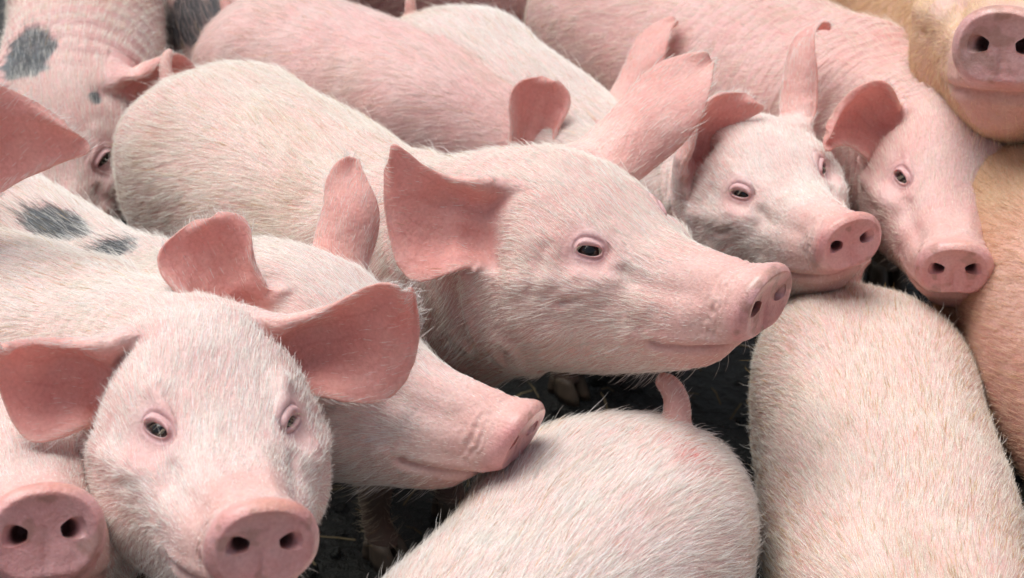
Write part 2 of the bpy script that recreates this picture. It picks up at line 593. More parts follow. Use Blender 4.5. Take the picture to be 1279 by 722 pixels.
def add_eye(cg, ids, k0, side):
    per = perimeter(EYE_R, EYE_R + 3, k0, k0 + 3)
    la = [ids[r][k % S] for r, k in per]
    pa = np.array([cg.v[i] for i in la])
    c = pa.mean(0)
    _, _, vt = np.linalg.svd(pa - c)
    n = vt[2]
    if n[1] * side < 0:
        n = -n
    n = norm(n + np.array([0.26, 0.06 * side, 0.0]))
    u = np.array([1.0, 0, 0.18])
    u = norm(u - n * (u @ n))
    v = np.cross(n, u)
    if v[2] < 0:
        v = -v
    an = np.arctan2((pa - c) @ v, (pa - c) @ u)
    c = c + v * 0.004 + u * 0.010 - n * 0.0015
    lift = 0.006
    prev = la
    specs = [(0.0240, 0.0200, 0.004, 0.0015, .5), (0.0195, 0.0150, 0.0062, 0.001, .9), (0.0172, 0.0116, 0.0034, 0.0006, 1.0), (0.0150, 0.0086, 0.0092, 0.0002, 1.0),
             (0.0128, 0.0047, 0.0062, -0.0014, 1.0), (0.0120, 0.0042, 0.0020, -0.0014, 1.0), (0.0128, 0.0085, -0.006, 0, 1.0)]
    for (ra, rb, off, dv, lid) in specs:
        pts = []
        for t in an:
            ct, st = math.cos(t), math.sin(t)
            pu = ra * np.sign(ct) * abs(ct)**0.85
            pv = rb * np.sign(st) * abs(st)**1.0
            bulge = off * (1.25 if st > 0 else 0.8)
            curve = -0.5 * (pu / 0.03)**2 * 0.006          # lids wrap round the ball
            pts.append(c + u * pu + v * (pv + dv) + n * (bulge - 0.003 + curve))
        cur = cg.add(pts, c[0], lid=lid)
        bridge(cg, prev, cur)
        prev = cur
    cap_fan(cg, prev, lid=1.0)
    return dict(c=c - n * 0.0095, n=n, u=u, v=v)

def add_nostril(cg, ids, k0, side):
    per = perimeter(1, 3, k0, k0 + 4)
    la = [ids[r][k % S] for r, k in per]
    pa = np.array([cg.v[i] for i in la])
    c = pa.mean(0)
    d = pa - c
    an = np.arctan2(d[:, 2], d[:, 1])
    prev = la
    specs = [(0.0118, 0.0098, 0.0006, -0.0022, 0.0), (0.0092, 0.0086, -0.0034, 0.0004, 0.25), (0.0072, 0.0078, -0.0095, 0.0034, 0.8), (0.0064, 0.007, -0.018, 0.005, 1.0), (0.005, 0.006, -0.030, 0.006, 1.0)]
    for (ry, rz, dx, med, dk) in specs:
        pts = [c + np.array([dx + 0.24 * rz * math.sin(t), ry * math.cos(t) - side * med, rz * math.sin(t)]) for t in an]
        cur = cg.add(pts, 0.0, bare=1.0, nostril=dk)
        bridge(cg, prev, cur)
        prev = cur
    cap_fan(cg, prev, bare=1.0, nostril=1.0)

def add_leg(cg, ids, r0, r1, k0, k1, side, hind):
    per = perimeter(r0, r1, k0, k1)
    la = [ids[r][k % S] for r, k in per]
    pa = np.array([cg.v[i] for i in la])
    c = pa.mean(0)
    d = pa - c
    an = np.arctan2(d[:, 1], d[:, 0])
    prev = la
    if hind:       # z, forward shift, rx, ry
        sp = [(-0.17, 0.012, 0.070, 0.050), (-0.23, 0.020, 0.052, 0.040), (-0.29, -0.002, 0.036, 0.030), (-0.335, -0.030, 0.029, 0.024),
              (-0.37, -0.030, 0.024, 0.021), (-0.41, -0.022, 0.021, 0.020), (-0.435, -0.014, 0.024, 0.023), (-0.455, -0.006, 0.025, 0.025)]
    else:
        sp = [(-0.19, 0.000, 0.060, 0.045), (-0.25, 0.000, 0.042, 0.036), (-0.31, 0.006, 0.031, 0.028), (-0.335, 0.008, 0.030, 0.027),
              (-0.365, 0.004, 0.023, 0.022), (-0.41, 0.000, 0.021, 0.020), (-0.435, 0.006, 0.024, 0.023), (-0.455, 0.012, 0.025, 0.025)]
    for j, (z, dx, rx, ry) in enumerate(sp):
        yc = c[1] * (1 - 0.10 * j / 7)
        pts = [np.array([c[0] + dx + rx * math.cos(t), yc + ry * math.sin(t), z]) for t in an]
        cur = cg.add(pts, c[0], leg=min(1, (j + 0.5) / 2), hipz=c[2])
        bridge(cg, prev, cur)
        prev = cur
    cap_fan(cg, prev, leg=1.0, hipz=c[2])
    return dict(foot=np.array([c[0] + sp[-1][1], c[1] * 0.9, -0.455]), s=c[0], hip=c)

def add_tail(cg, ids, p):
    r0, r1, k0, k1 = TAIL_R, TAIL_R + 2, S - 1, S + 1
    per = perimeter(r0, r1, k0, k1)
    la = [ids[r][k % S] for r, k in per]
    pa = np.array([cg.v[i] for i in la])
    c = pa.mean(0)
    d = norm(np.array(p.get('dir', (-0.5, 0.1, 0.85))))
    Lg = p.get('L', 0.05)
    curl = p.get('curl', 1.0)
    lat = norm(np.cross(d, np.array([1.0, 0.2, 0])))
    e1 = norm(np.cross(d, lat))
    pos = c.copy()
    rot = 0.0
    loops = []
    n = 7
    for j in range(n):
        t = j / (n - 1)
        th = curl * t**1.5
        ax = d * math.cos(th) + lat * math.sin(th)
        pos = pos + ax * (Lg / (n - 1)) * (1 if j else 0.3)
        l2 = lat * math.cos(th) - d * math.sin(th)
        r = p.get('r', 0.0115) * (1 - 0.35 * t) * (0.62 if j == n - 1 else 1)
        loops.append([pos + r * (l2 * math.cos(q) + e1 * math.sin(q)) for q in np.arange(8) * math.pi / 4])
    idx = rotate_loop(la, pa, loops[0])
    prev = la
    for lp in loops:
        cur = cg.add([lp[j] for j in idx], -1.17, tail=1.0)
        bridge(cg, prev, cur)
        prev = cur
    cap_fan(cg, prev, tail=1.0)

ATTS = ('ear', 'inner', 'rim', 'lid', 'bare', 'nostril', 'leg', 'hipz', 'tail', 'tx', 'ty', 'tz', 'ev')

def rot_ypr(y, p, r):
    cy, sy, c2, s2, c3, s3 = math.cos(y), math.sin(y), math.cos(p), math.sin(p), math.cos(r), math.sin(r)
    return (np.array([[cy, -sy, 0], [sy, cy, 0], [0, 0, 1]]) @ np.array([[c2, 0, -s2], [0, 1, 0], [s2, 0, c2]])
            @ np.array([[1, 0, 0], [0, c3, -s3], [0, s3, c3]]))

def slerp_mats(A, B, ts):
    """rotations from A towards B, turned about one fixed axis"""
    D = A.T @ B
    ang = math.acos(max(-1.0, min(1.0, (np.trace(D) - 1) / 2)))
    if ang < 1e-6:
        return np.repeat(A[None], len(ts), 0)
    k = np.array([D[2, 1] - D[1, 2], D[0, 2] - D[2, 0], D[1, 0] - D[0, 1]]) / (2 * math.sin(ang))
    K = np.array([[0, -k[2], k[1]], [k[2], 0, -k[0]], [-k[1], k[0], 0]])
    t = np.asarray(ts)[:, None, None] * ang
    return A @ (np.eye(3) + np.sin(t) * K + (1 - np.cos(t)) * (K @ K))

class Rod:
    """spine: rigid head for s > s1, bending neck, rigid trunk, optional bend towards the rump"""
    def __init__(self, head_pos, Rh, Rb, Rr, sc, Rn=None, length=1.0):
        self.sg = np.linspace(0.06, -1.30, 273)
        if Rn is None:
            M = slerp_mats(Rh, Rb, smooth(-0.27, -0.60, self.sg))
        else:            # the neck rises or drops between head and trunk
            M = slerp_mats(Rh, Rn, smooth(-0.24, -0.43, self.sg))
            M3 = slerp_mats(Rn, Rb, smooth(-0.43, -0.66, self.sg))
            M = np.where((self.sg < -0.43)[:, None, None], M3, M)
        t2 = smooth(-0.66, -1.05, self.sg)
        M2 = slerp_mats(Rb, Rr, t2)
        self.R = np.where((self.sg < -0.66)[:, None, None], M2, M)
        ex = self.R[:, :, 0]
        ds = np.diff(self.sg) * np.where(self.sg[1:] < -0.58, length, 1.0)
        C = np.zeros((len(self.sg), 3))
        C[1:] = np.cumsum((ex[1:] + ex[:-1]) / 2 * ds[:, None], 0)
        i0 = np.argmin(np.abs(self.sg))
        C -= C[i0]
        self.C = np.array(head_pos) + C * sc
        self.sc = sc
    def frame(self, s):
        f = (0.06 - np.clip(s, -1.2999, 0.0599)) / 0.005
        i = np.clip(f.astype(int), 0, 271)
        w = (f - i)
        C = self.C[i] * (1 - w)[:, None] + self.C[i + 1] * w[:, None]
        Rm = self.R[i] * (1 - w)[:, None, None] + self.R[i + 1] * w[:, None, None]
        return C, Rm
    def pose(self, P, s):
        C, Rm = self.frame(s)
        q = np.stack([P[:, 0] - s, P[:, 1], P[:, 2]], -1) * self.sc
        return C + np.einsum('nij,nj->ni', Rm, q)
    def turn(self, D, s):
        _, Rm = self.frame(s)
        return np.einsum('nij,nj->ni', Rm, D)

def seg_dist(P, a, b):
    ab = b - a
    t = np.clip(((P - a) @ ab) / (ab @ ab), 0, 1)
    return np.linalg.norm(P - (a + t[:, None] * ab), axis=1)

def vnormals(V, F):
    n = np.cross(V[F[:, 2]] - V[F[:, 0]], V[F[:, 3]] - V[F[:, 1]])
    vn = np.zeros_like(V)
    for k in range(4):
        for c in range(3):
            vn[:, c] += np.bincount(F[:, k], n[:, c], len(V))
    return vn / np.maximum(np.linalg.norm(vn, axis=1), 1e-12)[:, None]

def vnoise(P, scale, seed=0.0, octaves=2):
    """cheap smooth value noise on arrays, about -1..1"""
    out = np.zeros(len(P))
    amp, tot = 1.0, 0.0
    for o in range(octaves):
        q = P * scale * 2**o + 17.3 * seed + 5.1 * o + 100
        i = np.floor(q).astype(np.int64)
        f = q - i
        f = f * f * (3 - 2 * f)
        def h(a, b, c):
            n = (a * 374761393 + b * 668265263 + c * 2147483647 + 1013904223) & 0xffffffff
            n = ((n ^ (n >> 13)) * 1274126177) & 0xffffffff
            n = n ^ (n >> 16)
            return (n & 0xffff) / 32767.5 - 1
        r = 0
        for dx in (0, 1):
            for dy in (0, 1):
                for dz in (0, 1):
                    w = (f[:, 0] if dx else 1 - f[:, 0]) * (f[:, 1] if dy else 1 - f[:, 1]) * (f[:, 2] if dz else 1 - f[:, 2])
                    r = r + w * h(i[:, 0] + dx, i[:, 1] + dy, i[:, 2] + dz)
        out += amp * r
        tot += amp
        amp *= 0.5
    return out / tot

MOUTH = np.array([[-0.108, -0.0470], [-0.098, -0.0490], [-0.080, -0.0480], [-0.052, -0.0465], [-0.026, -0.0465]])
def mouth_dist(P, dz=0.0):
    """distance to the slit of the mouth, seen from the side"""
    q = P[:, [0, 2]]
    pts = MOUTH + [0, dz]
    return np.min([seg_dist(q, pts[i], pts[i + 1]) for i in range(len(pts) - 1)], 0)

def sculpt(P, Nn, A, seed, wrinkle):
    """fine modelling on the smooth canonical surface: returns displaced points"""
    x, y, z = P[:, 0], P[:, 1], P[:, 2]
    ay = np.abs(y)
    Q = np.stack([x, ay, z], -1)
    body = (A['ear'] < 0.02) & (A['leg'] < 0.05) & (A['tail'] < 0.05)
    d = np.zeros(len(P))
    # mouth
    dm = mouth_dist(P)
    d -= 0.0052 * np.exp(-(dm / 0.0034)**2) * (0.75 + 0.35 * vnoise(P, 35, seed + 26))
    d -= 0.0040 * np.exp(-(np.linalg.norm(P[:, [0, 2]] - MOUTH[0], axis=1) / 0.006)**2) * (z < 0)
    d += 0.0022 * np.exp(-(mouth_dist(P, -0.011) / 0.006)**2) + 0.0026 * np.exp(-(mouth_dist(P, 0.011) / 0.007)**2)
    # mouth corner fold, cheeks, brow, hollow before the eye
    d += 0.004 * np.exp(-(np.linalg.norm(Q - [-0.128, 0.075, -0.042], axis=1) / 0.010)**2)
    d += 0.010 * np.exp(-(np.linalg.norm(Q - [-0.225, 0.100, -0.045], axis=1) / 0.045)**2)
    d += 0.0060 * np.exp(-(seg_dist(Q, np.array([-0.165, 0.082, 0.018]), np.array([-0.245, 0.112, 0.020])) / 0.013)**2)
    d += 0.0040 * np.exp(-(np.linalg.norm(Q - [-0.070, 0.052, -0.022], axis=1) / 0.024)**2)
    d -= 0.0040 * np.exp(-(seg_dist(Q, np.array([-0.060, 0.042, 0.014]), np.array([-0.120, 0.056, 0.018])) / 0.013)**2)
    d += 0.0030 * np.exp(-(seg_dist(Q, np.array([-0.045, 0.018, 0.034]), np.array([-0.125, 0.026, 0.045])) / 0.010)**2)
    d += 0.0085 * np.exp(-(seg_dist(Q, np.array([-0.150, 0.050, 0.066]), np.array([-0.198, 0.060, 0.088])) / 0.011)**2)
    d -= 0.0065 * np.exp(-(np.linalg.norm(Q - [-0.132, 0.060, 0.026], axis=1) / 0.018)**2)
    d += 0.0035 * np.exp(-(seg_dist(Q, np.array([-0.142, 0.068, 0.024]), np.array([-0.180, 0.082, 0.028])) / 0.008)**2)
    # folds round the eye
    e = Q - [-0.168, 0.069, 0.047]
    re = np.sqrt((e[:, 0] / 1.15)**2 + (e[:, 2] * 1.15)**2 + (e[:, 1])**2)
    fold = np.exp(-((re - 0.030) / 0.010)**2)
    d += 0.0007 * fold * np.sin(re * 900 + 4.5 * vnoise(P, 40, seed)) * (0.5 + 0.5 * vnoise(P, 30, seed + 22)) * (1 - A['lid'])
    def crease(a, b, w, dep, bulge):
        q = seg_dist(Q, np.array(a), np.array(b))
        return -dep * np.exp(-(q / w)**2) + bulge * np.exp(-((q - 2.2 * w) / (1.3 * w))**2)
    k = 1.3 + 0.5 * math.sin(seed * 2.3)
    d += k * crease((-0.128, 0.072, -0.044), (-0.134, 0.080, -0.068), 0.0045, 0.0026, 0.0012)       # corner of the mouth
    d += k * crease((-0.150, 0.062, 0.012), (-0.195, 0.098, -0.002), 0.0040, 0.0022, 0.0012)         # below the eye
    d += k * crease((-0.140, 0.054, 0.030), (-0.120, 0.056, -0.004), 0.0045, 0.0020, 0.0010)         # tear furrow
    d += k * crease((-0.215, 0.088, 0.055), (-0.225, 0.105, 0.010), 0.0060, 0.0014, 0.0008)          # behind the eye
    d += k * crease((-0.290, 0.100, -0.070), (-0.310, 0.055, -0.115), 0.0080, 0.0050, 0.0030)        # jowl
    d += k * crease((-0.330, 0.120, 0.020), (-0.345, 0.112, -0.060), 0.0090, 0.0050, 0.0030)         # neck
    nk = smooth(-0.27, -0.32, x) * smooth(-0.52, -0.42, x) * (1 - wrinkle * 0.7)        # upright folds where the neck turns
    d += 0.0030 * nk * np.sin((x + 0.18 * z) * 2 * math.pi / 0.024 + 3.5 * vnoise(P, 12, seed + 23)) * (0.4 + 0.6 * vnoise(P, 16, seed + 24))
    d += 0.0035 * vnoise(P, 13, seed + 25) * smooth(-0.06, -0.12, x) * smooth(-0.45, -0.3, x)
    d += 0.0010 * vnoise(P, 55, seed + 21) * smooth(-0.05, -0.09, x) * smooth(-0.35, -0.2, x)
    # snout disc: groove down the middle, dished face, full rim; creases behind it
    face = smooth(0.86, 0.70, np.maximum(A['discr'], 0)) * (A['disc'] > 0.5) * (A['nostril'] < 0.3)
    d -= 0.0016 * np.exp(-(ay / 0.0035)**2) * (A['disc'] > 0.5) * smooth(0.008, -0.004, z)
    d += 0.0018 * np.exp(-(np.linalg.norm(Q - [0.0, 0.013, -0.018], axis=1) / 0.010)**2) * (A['disc'] > 0.5)
    band = np.exp(-((x - 0.24 * z * smooth(-0.07, -0.005, x) + 0.034) / 0.013)**2) * smooth(-0.045, -0.02, z)
    d += 0.0019 * band * np.clip(vnoise(P, 38, seed + 10) + 0.35, 0, 1) * np.sin((x - 0.2 * z) * 720 + 4.0 * vnoise(P, 45, seed + 1))
    d += 0.0020 * band * vnoise(P, 110, seed + 2)
    # gentle unevenness everywhere and skin folds across neck and flank
    d -= 0.010 * np.exp(-(np.linalg.norm((Q - [-0.90, 0.14, -0.02]) / [1, 1, 1.6], axis=1) / 0.07)**2)
    d += 0.0055 * vnoise(P, 8, seed + 3) * smooth(-0.25, -0.5, x) + 0.0012 * vnoise(P, 30, seed + 4) * smooth(-0.06, -0.2, x)
    wrx = wrinkle * smooth(-0.28, -0.36, x) * smooth(-0.98, -0.70, x)
    ph = x * 2 * math.pi / 0.022 + 3.0 * vnoise(P * [1, .6, .6], 7, seed + 5) + 1.3 * vnoise(P, 22, seed + 6)
    d += 0.0052 * wrx * np.sin(ph) * (0.55 + 0.45 * vnoise(P, 8, seed + 7))
    # spine hollow and shoulder blades
    d += 0.013 * np.exp(-(np.linalg.norm((Q - [-0.56, 0.085, 0.075]) / [1, 1, 1], axis=1) / 0.07)**2)
    d += 0.014 * np.exp(-(np.linalg.norm((Q - [-1.03, 0.085, 0.070]) / [1, 1, 1], axis=1) / 0.08)**2)
    d -= 0.004 * np.exp(-(ay / 0.030)**2) * smooth(-0.35, -0.6, x) * smooth(-1.15, -1.0, x) * (z > 0)
    d *= body
    ear = A['ear'] > 0.02
    d += np.where(ear, 0.0012 * vnoise(P, 60, seed + 8), 0)
    # ridges that run up the inside of the ear, and a thicker rolled rim
    ei = (A['inner'] > 0.3) & ear
    d = d + np.where(ei, 0.0022 * np.sin(A['ev'] * 8.5 + seed) * smooth(0.75, 0.15, A['ear']), 0)
    d = d + np.where(ear, 0.0010 * np.clip(A['rim'], 0, 1), 0)
    return P + Nn * d[:, None]

ALL_HAIR = 0
def tip(c, k):
    return tuple(np.clip(np.array(c) * k, 0, 1))

def build_pig(p):
    sc = p.get('s', 1.0)
    seed = p['seed']
    G = base_grid(p.get('fat', 1.0), p.get('headw', 1.0), p.get('crown', 0.0))
    cg = Cage()
    ids = []
    for r in range(NROW):
        row = []
        for k in range(S):
            att = {}
            if r < RING0:
                att = dict(bare=1.0, disc=1.0, discr=CAPF[r])
            elif r == RING0:
                att = dict(bare=1.0, disc=0.0)
            elif r == RING0 + 1:
                att = dict(bare=1.0)
            elif r == RING0 + 2:
                att = dict(bare=0.45)
            elif r == RING0 + 3:
                att = dict(bare=0.08)
            row += cg.add([G[r, k]], **att)
        ids.append(row)
    EYE_K, EAR_K = 3, 2
    blocks = []
    for sd in (1, -1):
        mk = (lambda k, w: k) if sd > 0 else (lambda k, w: S - k - w)
        blocks += [(EYE_R, EYE_R + 3, mk(EYE_K, 3), 3), (EAR_R, EAR_R + 4, mk(EAR_K, 5), 5), (1, 3, mk(5, 4), 4),
                   (FLEG_R, FLEG_R + 2, mk(12, 3), 3), (HLEG_R, HLEG_R + 2, mk(12, 3), 3)]
    blocks.append((TAIL_R, TAIL_R + 2, S - 1, 2))
    cut = set()
    for r0, r1, k0, w in blocks:
        for r in range(r0, r1):
            for k in range(k0, k0 + w):
                cut.add((r, k % S))
    for r in range(NROW - 1):
        for k in range(S):
            if (r, k) not in cut:
                cg.f.append((ids[r][k], ids[r][(k + 1) % S], ids[r + 1][(k + 1) % S], ids[r + 1][k]))
    cap_fan(cg, ids[0], bare=1.0, disc=1.0, discr=0.0)
    cap_fan(cg, ids[-1])
    # pose
    Rh = rot_ypr(*[R(a) for a in p['head']])
    Rb = rot_ypr(*[R(a) for a in p['body']])
    Rr = rot_ypr(*[R(a) for a in p.get('rump', p['body'])])
    rod = Rod(p.get('pos', (0, 0, 0)), Rh, Rb, Rr, sc, rot_ypr(*[R(a) for a in p['neck']]) if 'neck' in p else None, p.get('len', 1.0))
    if 'at' in p:        # stand the trunk over a given spot
        st, pt = p['at']
        rod.C += np.array(pt) - rod.frame(np.array([st]))[0][0]
    eyes, legs = [], []
    for sd in (1, -1):
        mk = (lambda k, w: k) if sd > 0 else (lambda k, w: S - k - w)
        e = p['ear_left'] if sd > 0 else p['ear_right']
        a = Rh.T @ cdir(np.array(e['a'], float)) if 'a' in e else np.array([-0.35, 0.75 * sd, 0.6])
        f = Rh.T @ cdir(np.array(e['f'], float)) if 'f' in e else np.array([0.8, 0.4 * sd, -0.2])
        add_ear(cg, G, ids, EAR_R, EAR_R + 4, mk(EAR_K, 5), mk(EAR_K, 5) + 5, a, f, e, sd)
        eyes.append(add_eye(cg, ids, mk(EYE_K, 3), sd))
        add_nostril(cg, ids, mk(5, 4), sd)
        legs.append(add_leg(cg, ids, FLEG_R, FLEG_R + 2, mk(12, 3), mk(12, 3) + 3, sd, False))
        legs.append(add_leg(cg, ids, HLEG_R, HLEG_R + 2, mk(12, 3), mk(12, 3) + 3, sd, True))
    add_tail(cg, ids, p.get('tail', {}))
    # drop unused points
    V = np.array(cg.v)
    used = np.zeros(len(V), bool)
    for f in cg.f:
        used[list(f)] = True
    remap = np.cumsum(used) - 1
    faces = [tuple(int(remap[i]) for i in f) for f in cg.f]
    V = V[used]
    names = ATTS + ('disc', 'discr')
    att = {n: np.array([a.get(n, 0.0) for a, u in zip(cg.att, used) if u]) for n in names}
    att['sr'] = np.array([s for s, u in zip(cg.sr, used) if u])
    me = bpy.data.meshes.new('cage')
    me.from_pydata(V.tolist(), [], faces)
    import bmesh
    bm = bmesh.new()
    bm.from_mesh(me)
    bmesh.ops.recalc_face_normals(bm, faces=bm.faces)
    bm.to_mesh(me)
    bm.free()
    for n, a in att.items():
        at = me.attributes.new(n, 'FLOAT', 'POINT')
        at.data.foreach_set('value', a.astype(np.float32))
    ob = bpy.data.objects.new('cage', me)
    COL.objects.link(ob)
    md = ob.modifiers.new('s', 'SUBSURF')
    md.levels = md.render_levels = p.get('level', 2)
    dg = bpy.context.evaluated_depsgraph_get()
    ev = ob.evaluated_get(dg)
    m2 = ev.to_mesh()
    nv, nf = len(m2.vertices), len(m2.polygons)
    P = np.empty(nv * 3, np.float32)
    m2.vertices.foreach_get('co', P)
    P = P.reshape(-1, 3).astype(float)
    Fv = np.empty(nf * 4, np.int32)
    m2.polygons.foreach_get('vertices', Fv)
    Fv = Fv.reshape(-1, 4)
    A = {}
    for n in att:
        b = np.empty(nv, np.float32)
        m2.attributes[n].data.foreach_get('value', b)
        A[n] = b.astype(float)
    ev.to_mesh_clear()
    bpy.data.objects.remove(ob)
    bpy.data.meshes.remove(me)
    Nc = vnormals(P, Fv)
    vol = np.einsum('ij,ij->i', P[Fv[:, 0]], np.cross(P[Fv[:, 1]], P[Fv[:, 2]])).sum()
    if vol < 0:
        Fv = Fv[:, ::-1].copy()
        Nc = -Nc
    sbody = np.where((A['ear'] > 0.001) | (A['leg'] > 0.001) | (A['tail'] > 0.001), A['sr'], P[:, 0])
    P = sculpt(P, Nc, A, seed, p.get('wrinkle', 0.15))
    # mouth, belly etc. posed along the spine
    W = rod.pose(P, sbody)
    # legs stretch straight down so that each foot stands on the floor
    foot_pts = []
    for lg in legs:
        hip = rod.pose(lg['hip'][None], np.array([lg['s']]))[0]
        ft = rod.pose(lg['foot'][None], np.array([lg['s']]))[0]
        tgt = np.array([hip[0] + 0.6 * (ft[0] - hip[0]), hip[1] + 0.6 * (ft[1] - hip[1]), 0.030 * sc])
        m = (A['leg'] > 0.001) & (np.abs(A['sr'] - lg['s']) < 0.02) & (np.sign(P[:, 1]) == np.sign(lg['hip'][1]))
        t = np.clip((lg['hip'][2] - P[m, 2]) / (lg['hip'][2] + 0.455), 0, 1)
        w = np.clip(A['leg'][m], 0, 1)[:, None]
        W[m] += (t[:, None] * (tgt - ft)) * w
        foot_pts.append(tgt)
    NW = vnormals(W, Fv)
    root = np.array([*(W[(A['leg'] < 0.01)].mean(0)[:2]), 0.0])
    # ---------------------------------------------------------------- skin colour: pigment and dirt, with some shade painted in
    x, y, z = P[:, 0], P[:, 1], P[:, 2]
    base = np.array(p['skin'])
    C = np.tile(base, (nv, 1))
    nz = vnoise(P, 5, seed + 20)
    C *= (1 + 0.13 * nz + 0.09 * vnoise(P, 19, seed + 55))[:, None] ** np.array([0.35, 1.0, 0.9])
    def mixc(c, w):
        nonlocal C
        w = np.clip(w, 0, 1)[:, None]
        C = C * (1 - w) + np.array(c) * w
    body = (A['ear'] < 0.02)
    # bald pinker patches: muzzle, round the eyes, ears
    muz = smooth(-0.13, -0.05, x) * body
    mixc(p.get('muzzle', (0.66, 0.45, 0.41)), 0.75 * muz)
    ey = np.linalg.norm(np.stack([x, np.abs(y), z], -1) - [-0.168, 0.069, 0.047], axis=1)
    mixc((0.62, 0.43, 0.42), 0.5 * smooth(0.044, 0.024, ey))
    mixc((0.58, 0.39, 0.41), 0.6 * smooth(0.5, 1.0, A['lid']))
    eb = np.linalg.norm(np.stack([x, np.abs(y), z], -1) - [-0.265, 0.085, 0.09], axis=1)      # ruddy skin at the roots of the ears
    mixc((0.60, 0.33, 0.30), 0.55 * body * smooth(0.085, 0.045, eb) * (0.55 + 0.45 * vnoise(P, 24, seed + 54)))
    snc = np.array(p.get('snout', (0.70, 0.41, 0.405)))
    mixc(snc, np.clip(A['bare'] * 1.1, 0, 1))
    mixc(snc * [0.80, 0.72, 0.70], 0.6 * A['bare'] * np.clip(vnoise(P, 40, seed + 9) * 1.2, 0, 1))
    mixc((0.60, 0.36, 0.22), 0.55 * A['bare'] * smooth(0.020, 0.040, z) * (0.5 + 0.5 * vnoise(P, 30, seed + 11)))
    mixc((0.30, 0.19, 0.13), 0.45 * A['bare'] * smooth(0.25, 0.6, vnoise(P, 75, seed + 57) + 0.5 * vnoise(P, 24, seed + 58)))
    mixc((0.10, 0.045, 0.04), 0.75 * smooth(0.3, 1.0, A['nostril']))  # shade inside the nostrils painted in, darker with depth
    earc = np.array(p.get('earc', (0.84, 0.48, 0.44)))
    mixc(earc * [1.0, 1.12, 1.12], 0.85 * smooth(0.0, 0.25, A['ear']) * (1 - A['inner']))
    mixc(earc, smooth(0.0, 0.15, A['ear']) * A['inner'])
    mixc(earc * [0.78, 0.62, 0.60], 0.6 * smooth(0.75, 0.1, A['ear']) * (A['ear'] > 0.01) * smooth(0.4, 0.9, A['inner']))  # inside of the ear darker and redder towards its base
    mixc(earc * [0.85, 0.75, 0.72], 0.4 * (A['ear'] > 0.02) * np.clip(vnoise(P, 28, seed + 12), 0, 1))
    mixc((0.60, 0.37, 0.33), 0.8 * np.clip(A['tail'], 0, 1))
    mo = mouth_dist(P)
    mixc((0.40, 0.20, 0.18), 0.32 * body * smooth(0.0044, 0.0014, mo))  # darker line along the slit of the mouth
    HC = np.tile(np.array(p['hair']), (nv, 1)).astype(float)
    # scuffs of red, dried mud
    for (sx, sy, sz, rr, cc, k) in p.get('scuff', []):
        w = k * smooth(rr, 0.2 * rr, np.linalg.norm((P - [sx, sy, sz]), axis=1) + 0.5 * rr * vnoise(P, 30, seed + 13)) * (0.5 + 0.5 * vnoise(P * [1, 3, 3], 40, seed + 14) + 0.25)
        mixc(cc, w)
    # dried mud and straw dust rubbed into the coat
    gw = p.get('grime', 0.18) * smooth(0.12, 0.65, vnoise(P * [0.7, 1, 1], 9, seed + 50) + 0.35 * vnoise(P, 45, seed + 51)) * smooth(-0.22, -0.5, x)
    gw = np.maximum(gw, 0.07 * smooth(0.25, 0.7, vnoise(P, 24, seed + 52)) * smooth(-0.30, -0.10, x) * body * (1 - np.clip(A['bare'], 0, 1)))
    mixc((0.42, 0.29, 0.19), gw)
    gw = np.maximum(gw, 0.9 * np.clip(A['leg'], 0, 1))
    mixc((0.10, 0.075, 0.055), 0.85 * smooth(0.2, 0.9, A['leg'] + 0.3 * vnoise(P, 18, seed + 56)))  # muddy legs, darkened further to paint in the shade under the bodies
    HC = HC * (1 - gw[:, None]) + np.array((0.62, 0.50, 0.34)) * gw[:, None]
    # veins inside the ears
    vn = np.exp(-(np.sin(A['ev'] * 9 + 2.2 * vnoise(P, 26, seed + 53)) / 0.22)**2) * (A['inner'] > 0.3) * (A['ear'] > 0.05) * smooth(0.95, 0.6, A['ear'])
    mixc(earc * [0.72, 0.52, 0.50], 0.30 * vn)
    mixc(earc * [1.02, 1.15, 1.12], 0.5 * np.clip(A['rim'], 0, 1) * (A['ear'] > 0.05))
    # pigment spots (skin and hair)
    A['spot'] = np.zeros(nv)
    for (sx, sy, sz, rr, cc) in p.get('spots', []):
        w = smooth(1.0, 0.82, np.linalg.norm((P - [sx, sy, sz]) , axis=1) / rr + 0.42 * vnoise(P, 26, seed + 15) + 0.22 * vnoise(P, 85, seed + 16))
        mixc(cc, w)
        A['spot'] = np.maximum(A['spot'], w)
    if 'hair2' in p:      # second hair tone in drifts
        w = smooth(0.05, 0.6, vnoise(P, 6, seed + 17))[:, None] * p.get('hair2k', 0.8)
        HC = HC * (1 - w) + np.array(p['hair2']) * w
    if 'grade' in p:      # coat colour changes along the body
        x0, x1, sk, hc = p['grade']
        w = smooth(x0, x1, x + 0.05 * vnoise(P, 8, seed + 18))[:, None] * body[:, None]
        C = C * (1 - w) + np.array(sk) * w
        HC = HC * (1 - w) + np.array(hc) * w
    C = np.clip(C, 0.003, 0.92)
    wrk = p.get('wrinkle', 0.15) * smooth(-0.26, -0.36, x) * smooth(-1.0, -0.7, x) * body + 0.25 * smooth(0, .2, A['ear']) * (1 - A['inner'])
    # ---------------------------------------------------------------- mesh
    me = bpy.data.meshes.new('pig')
    me.vertices.add(nv)
    me.vertices.foreach_set('co', (W - root).astype(np.float32).ravel())
    me.loops.add(nf * 4)
    me.loops.foreach_set('vertex_index', Fv.astype(np.int32).ravel())
    me.polygons.add(nf)
    me.polygons.foreach_set('loop_start', np.arange(0, nf * 4, 4, dtype=np.int32))
    me.polygons.foreach_set('use_smooth', np.ones(nf, bool))
    me.update(calc_edges=True)
    at = me.attributes.new('rest', 'FLOAT_VECTOR', 'POINT')
    at.data.foreach_set('vector', (P + seed * 3.7).astype(np.float32).ravel())
